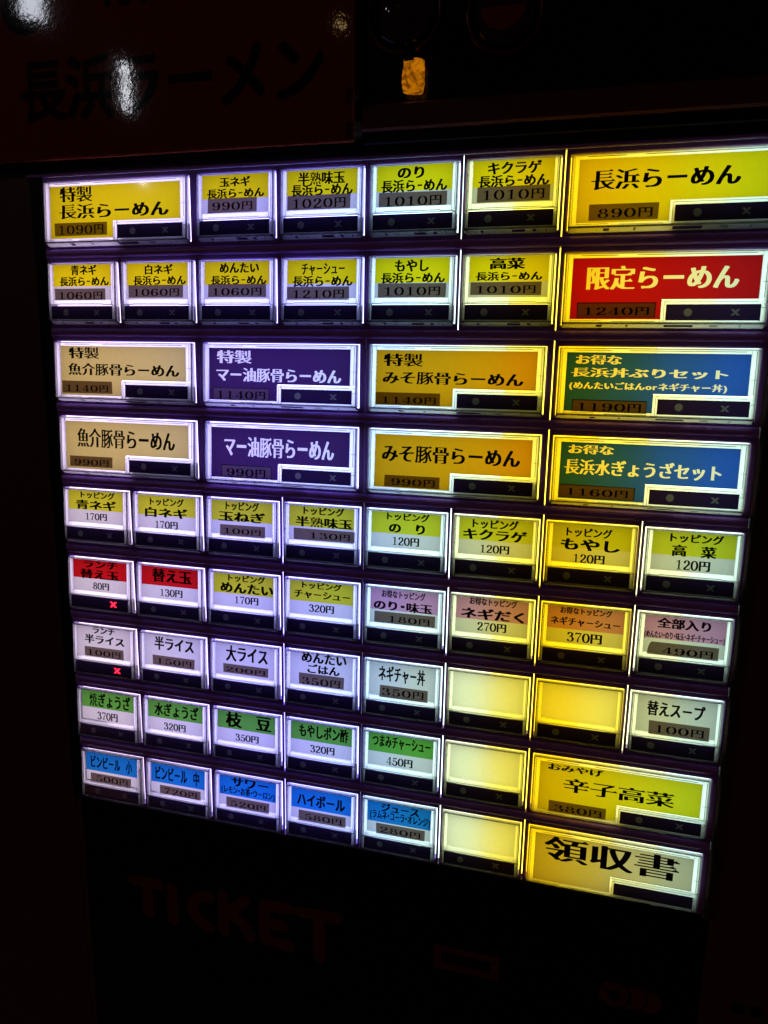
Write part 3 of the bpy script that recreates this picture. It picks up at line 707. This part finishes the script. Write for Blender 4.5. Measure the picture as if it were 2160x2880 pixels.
# --- surround of the button panel
VB = 8 * RP + 29.2
mb = MB(); mb.box(-9, 323.5, -4.6, -3.25, -3, -0.6, .3); part('panel_top_trim', mb.mesh('panel_top_trim', PLUM))
mb = MB(); mb.box(-7.5, -0.85, -3.2, VB, -3, -0.7, .4); part('panel_side_trim', mb.mesh('panel_side_trim', BLACK))
def side_bead():
    mb = MB(); seg = 8
    prof = [(319.25, -3.0)] + [(319.25 + 3.2 * (1 - math.cos(math.pi * i / seg)) / 2 * 1.0, -2.0 + 2.6 * math.sin(math.pi * i / seg) ** .8) for i in range(seg + 1)]
    m = len(prof)
    for v in (-3.2, VB): mb.v += [L(u, v, n) for u, n in prof]
    mb.f += [(i, i + 1, m + i + 1, m + i) for i in range(m - 1)] + [tuple(range(m)), tuple(range(m, 2 * m))]
    return mb
part('panel_side_trim', side_bead().mesh('panel_side_bead', principled('matt_brown_bead', (0.05, 0.022, 0.03), 0.6, 0.2)))
mb = MB(); mb.box(-7.5, 319.3, VB + .1, VB + 2.4, -4, -1.2, .5); part('panel_bottom_trim', mb.mesh('panel_bottom_trim', BLACK))
# lower fascia: black panel with the TICKET lettering, note slot and coin marks
mb = MB(); mb.box(-4, 322.3, VB + 2.5, 700, -6, -2.2, .8); lower = part('lower_panel', mb.mesh('lower_panel', BLACK))
# door skin left, right and the step above the buttons
mb = MB(); mb.box(-160, -7.55, -4.6, 700, -8, -3.0, .6); part('door_skin', mb.mesh('door_skin', DOOR))
mb = MB(); mb.box(-7.5, -4.1, VB + 2.5, 700, -8, -3.3, .2); part('door_edge', mb.mesh('door_edge', DOOR))
mb = MB(); mb.box(322.35, 520, -4.6, 700, -8, -3.2, .3); part('door_skin', mb.mesh('door_skin_right', DOOR))
mb = MB(); mb.box(-160, 520, -9.6, -4.7, -10, -5.0); part('groove', mb.mesh('groove', BLACK))
mb = MB(); mb.box(156, 520, -14.2, -9.7, -10, -3.6, .5); part('upper_ledge', mb.mesh('upper_ledge', BLACK))
mb = MB(); mb.box(156, 520, -24.4, -14.3, -10, -1.2, .8); part('upper_ledge', mb.mesh('upper_ledge_red', DOOR))
mb = MB(); mb.box(-160, 520, -300, -24.5, -14, -6.5); part('upper_window', mb.mesh('upper_window', GLASSBLACK))
mb = MB(); mb.box(-160, 155.9, -24.4, -9.7, -12, -4.0); part('upper_ledge', mb.mesh('upper_ledge_back', BLACK))
SLOTRED = principled('worn_dark_red', (0.145, 0.020, 0.011), 0.6, 0.3, noise=(90, 0.3))
# TICKET lettering
def marker_letters():
    G = {'T': [[(0, .93), (1, .97)], [(.52, .95), (.55, 0)]], 'I': [[(.2, 1), (.24, 0)]], 'C': [[(.85, .95), (.45, .88), (.18, .62), (.22, .35), (.5, .12), (.82, .0)]],
         'K': [[(.12, 1), (.14, 0)], [(.80, .97), (.22, .50)], [(.30, .52), (.70, .32), (.92, .0)]], 'E': [[(.12, .97), (.12, .05)], [(.1, .95), (.9, .97)], [(.12, .52), (.72, .50)], [(.12, .06), (.9, .02)]]}
    out = []
    # (letter, left u, top v, width, height)
    for ch, u, v, w, h in (('T', 26.5, 364.5, 17, 20), ('I', 50, 365, 5, 21), ('C', 61, 364.5, 16, 21), ('K', 79.5, 362.5, 20, 23), ('E', 104, 362, 18.5, 24), ('T', 125.5, 361, 22, 27)):
        V, F = [], []
        for st in G[ch]:
            pts = [(u + x * w, v + (1 - y) * h) for x, y in (crom(st, 5) if len(st) > 2 else st)]
            pp = []
            for i in range(len(pts) - 1):
                for q in range(3): t = q / 3; pp.append((pts[i][0] * (1 - t) + pts[i + 1][0] * t, pts[i][1] * (1 - t) + pts[i + 1][1] * t))
            pp.append(pts[-1])
            ribbon(pp, V, F, wid=(6.2, 7.0)); ball(*pts[0], 2.75, V, F); ball(*pts[-1], 3.0, V, F)
        out.append((V, F))
    return out
for V, F in marker_letters():
    me = bpy.data.meshes.new('ticket_letter')
    me.from_pydata([L(u, v, -2.18 + 0.0006 * i) for i, (u, v) in enumerate(V)], [], F); me.materials.append(SLOTRED)
    o = obj('ticket_letter', me, lower)
# note slot
mb = MB()
mb.box(198.5, 231, 364, 367, -2.2, -1.2, .3); mb.box(198.5, 231, 373.5, 377, -2.2, -1.2, .3); mb.box(198.5, 203, 367.1, 373.4, -2.2, -1.2, .3); mb.box(227, 231, 367.1, 373.4, -2.2, -1.2, .3)
obj('note_slot_surround', mb.mesh('note_slot_surround', SLOTRED), lower)
mb = MB(); mb.box(205, 225, 369, 371.5, -2.2, -1.9); obj('note_slot', mb.mesh('note_slot', BLACK), lower)
for i, uc in enumerate((285, 293.2, 300.6)):
    mb = MB(); R = 6.8 - .3 * i; a0 = 0
    if i == 0: mb.poly([L(uc + R * math.cos(a * math.pi / 16), 370.2 + R * math.sin(a * math.pi / 16), -2.1) for a in range(32)])
    else:
        out_ = [(uc + R * math.cos(a), 370.2 + R * math.sin(a)) for a in [(-1.25 + 2.5 * q / 16) for q in range(17)]]
        inn = [(uc - 7.4 + (R + .9) * math.cos(a), 370.2 + (R + .9) * math.sin(a)) for a in [(1.0 - 2.0 * q / 16) for q in range(17)]]
        mb.v = [L(u, v, -2.1) for u, v in out_ + inn[::-1]]
        mb.f = [(q, q + 1, 17 + q + 1, 17 + q) for q in range(16)]
    obj('coin_emblem', mb.mesh('coin_emblem', SLOTRED), lower)
mb = MB(); mb.poly([L(280.5, 367.5, -2.05), L(283, 369, -2.05), L(285.5, 368.4, -2.05), L(288.5, 370, -2.05), L(288, 373, -2.05), L(285, 374.2, -2.05), L(283, 372, -2.05)])
obj('coin_emblem_mark', mb.mesh('coin_emblem_mark', BLACK), lower)
for uc in (336.5, 343.5):
    mb = MB(); mb.box(uc, uc + 5.4, 361.5, 366.5, -3.2, -2.9); part('small_square_button', mb.mesh('small_square_button', BLACK))

# ---------------------------------------------------------------- shop sign above the machine
SIGN = principled('glossy_maroon_sheet', (0.19, 0.036, 0.018), 0.04, 0.5, bump=(420, 0.07, 0.0002))
SIGNINK = principled('sign_black_ink', (0.003, 0.002, 0.002), 0.04, 0.4, bump=(420, 0.07, 0.0002))
sign = empty('shop_sign', W(60, -9.8, 2.5), label='dark red glossy sheet sign with big black lettering above the buttons', category='sign')
sm = MB(); sm.box(-160, 153.8, -190, -9.9, 0.2, 2.4, .5)
o = obj('sheet', sm.mesh('sign_sheet', SIGN), sign); o.location = Vector((0, 0, Z0)) - sign.location
def sign_text(s, u0, v0, u1, v1):
    me = text_mesh('sign_lettering', s, u0, v0, u1, v1, lambda v: 2.43, SIGNINK, 'gothic')
    o = obj('lettering', me, sign); o.location = Vector((0, 0, Z0)) - sign.location
sign_text('長浜ラーメン', -6, -52, 141, -25.5)
sign_text('有限会社', 36, -96, 120, -69.5)
mb = MB(); mb.poly([L(-1 + 12 * math.cos(a * math.pi / 20), -74 + 12 * math.sin(a * math.pi / 20), 2.43) for a in range(40)])
o = obj('round_dot', mb.mesh('round_dot', SIGNINK), sign); o.location = Vector((0, 0, Z0)) - sign.location
mb = MB(); mb.box(150.2, 157.2, -17.0, -10.5, 2.45, 2.6)
TAPE = acrylic('clear_tape', 0.92, 0.03)
mb.box(150.2, 156.0, -30, -24, 2.45, 2.6)
o = obj('tape_piece', mb.mesh('tape', TAPE), sign); o.location = Vector((0, 0, Z0)) - sign.location

# ---------------------------------------------------------------- round glass ornaments and an amber reflection built as a glowing solid, in front of the dark window
def lathe(name, prof, m, seg=48):
    V, F = [], []
    for rr, h in prof:
        V += [(rr / 1000 * math.cos(2 * math.pi * a / seg), -h / 1000, rr / 1000 * math.sin(2 * math.pi * a / seg)) for a in range(seg)]
    for i in range(len(prof) - 1):
        for a in range(seg): b = (a + 1) % seg; F.append((i * seg + a, i * seg + b, (i + 1) * seg + b, (i + 1) * seg + a))
    F.append(tuple(range(seg))); F.append(tuple(range((len(prof) - 1) * seg, len(prof) * seg)))
    me = bpy.data.meshes.new(name); me.from_pydata(V, [], F); me.materials.append(m)
    for p in me.polygons: p.use_smooth = len(p.vertices) == 4
    return me
DOME = principled('dark_glass_dome', (0.004, 0.003, 0.003), 0.05, 0.6, bump=(160, 0.08, 0.0006))
BRONZE = principled('bronze_rim', (0.10, 0.03, 0.012), 0.22, 0.6, metallic=0.7)
CUPRED = principled('dark_red_disc', (0.20, 0.02, 0.012), 0.5, 0.3)
def dome(u, v, R, label, cup):
    e = empty('glass_dome', W(u, v, -6.4), label=label, category='glass dome')
    obj('dome', lathe('dome', [(R * math.cos(t), 6.5 * math.sin(t)) for t in [math.pi / 2 * q / 10 for q in range(10)]] + [(0.3, 6.5)], DOME), e)
    prof = [(R + 1.5 + 0.9 * math.cos(t), 0.9 + 0.9 * math.sin(t)) for t in [2 * math.pi * q / 10 for q in range(11)]]
    obj('rim', lathe('rim', prof, BRONZE), e)
    if cup:
        mb = MB(); pts = [(8.6 * math.cos(math.pi * q / 16), 8.0 * math.sin(math.pi * q / 16)) for q in range(17)]
        mb.poly([L(x, y + .4, 6.2) for x, y in pts]); mb.v += [L(x, y + .4, 7.1) for x, y in pts]; mb.f.append(tuple(range(17, 34)))
        mb.f += [(i, (i + 1) % 17, 17 + (i + 1) % 17, 17 + i) for i in range(17)]
        obj('half_disc', mb.mesh('half_disc', CUPRED), e)
    return e
dome(172, -59, 13.4, 'left dark glass dome directly above the amber reflection', False)
dome(212.3, -55, 12.8, 'right dark glass dome with a dull red half disc inside', True)
AMB, nt, N, K = mat('amber_glow')
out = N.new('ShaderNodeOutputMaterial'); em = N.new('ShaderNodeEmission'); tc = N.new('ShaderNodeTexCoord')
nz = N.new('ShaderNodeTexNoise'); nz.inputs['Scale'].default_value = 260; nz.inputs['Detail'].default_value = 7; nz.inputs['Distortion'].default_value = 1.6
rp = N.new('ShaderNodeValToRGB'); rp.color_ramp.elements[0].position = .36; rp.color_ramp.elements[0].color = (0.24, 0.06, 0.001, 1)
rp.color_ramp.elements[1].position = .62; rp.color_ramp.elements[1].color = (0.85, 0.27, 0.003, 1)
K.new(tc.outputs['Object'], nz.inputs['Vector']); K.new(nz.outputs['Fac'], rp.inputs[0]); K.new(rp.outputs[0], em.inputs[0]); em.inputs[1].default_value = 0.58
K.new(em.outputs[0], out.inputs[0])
al = empty('amber_reflection', W(177.0, -34.0, -6.4), label='small amber reflection modelled as a glowing crinkled shade under the left glass dome', category='reflection')  # self-lit solid standing in for an orange reflection
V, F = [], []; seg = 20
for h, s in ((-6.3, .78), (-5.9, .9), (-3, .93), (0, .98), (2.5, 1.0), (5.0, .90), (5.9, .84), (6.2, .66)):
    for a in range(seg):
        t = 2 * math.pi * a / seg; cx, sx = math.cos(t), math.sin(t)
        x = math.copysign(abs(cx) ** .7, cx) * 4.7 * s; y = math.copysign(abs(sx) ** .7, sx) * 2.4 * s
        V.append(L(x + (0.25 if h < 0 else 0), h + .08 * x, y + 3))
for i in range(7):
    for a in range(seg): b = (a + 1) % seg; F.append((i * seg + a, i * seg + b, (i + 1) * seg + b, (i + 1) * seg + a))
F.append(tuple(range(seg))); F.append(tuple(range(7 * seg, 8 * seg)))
me = bpy.data.meshes.new('shell'); me.from_pydata(V, [], F); me.materials.append(AMB); obj('shell', me, al)
mb = MB(); mb.box(-3.4, 0.6, -9.5, -5.2, .2, 6.0, .9); obj('black_knob', mb.mesh('black_knob', BLACK), al)

bpy.data.objects.remove(_font_obj); bpy.data.curves.remove(_font_curve)
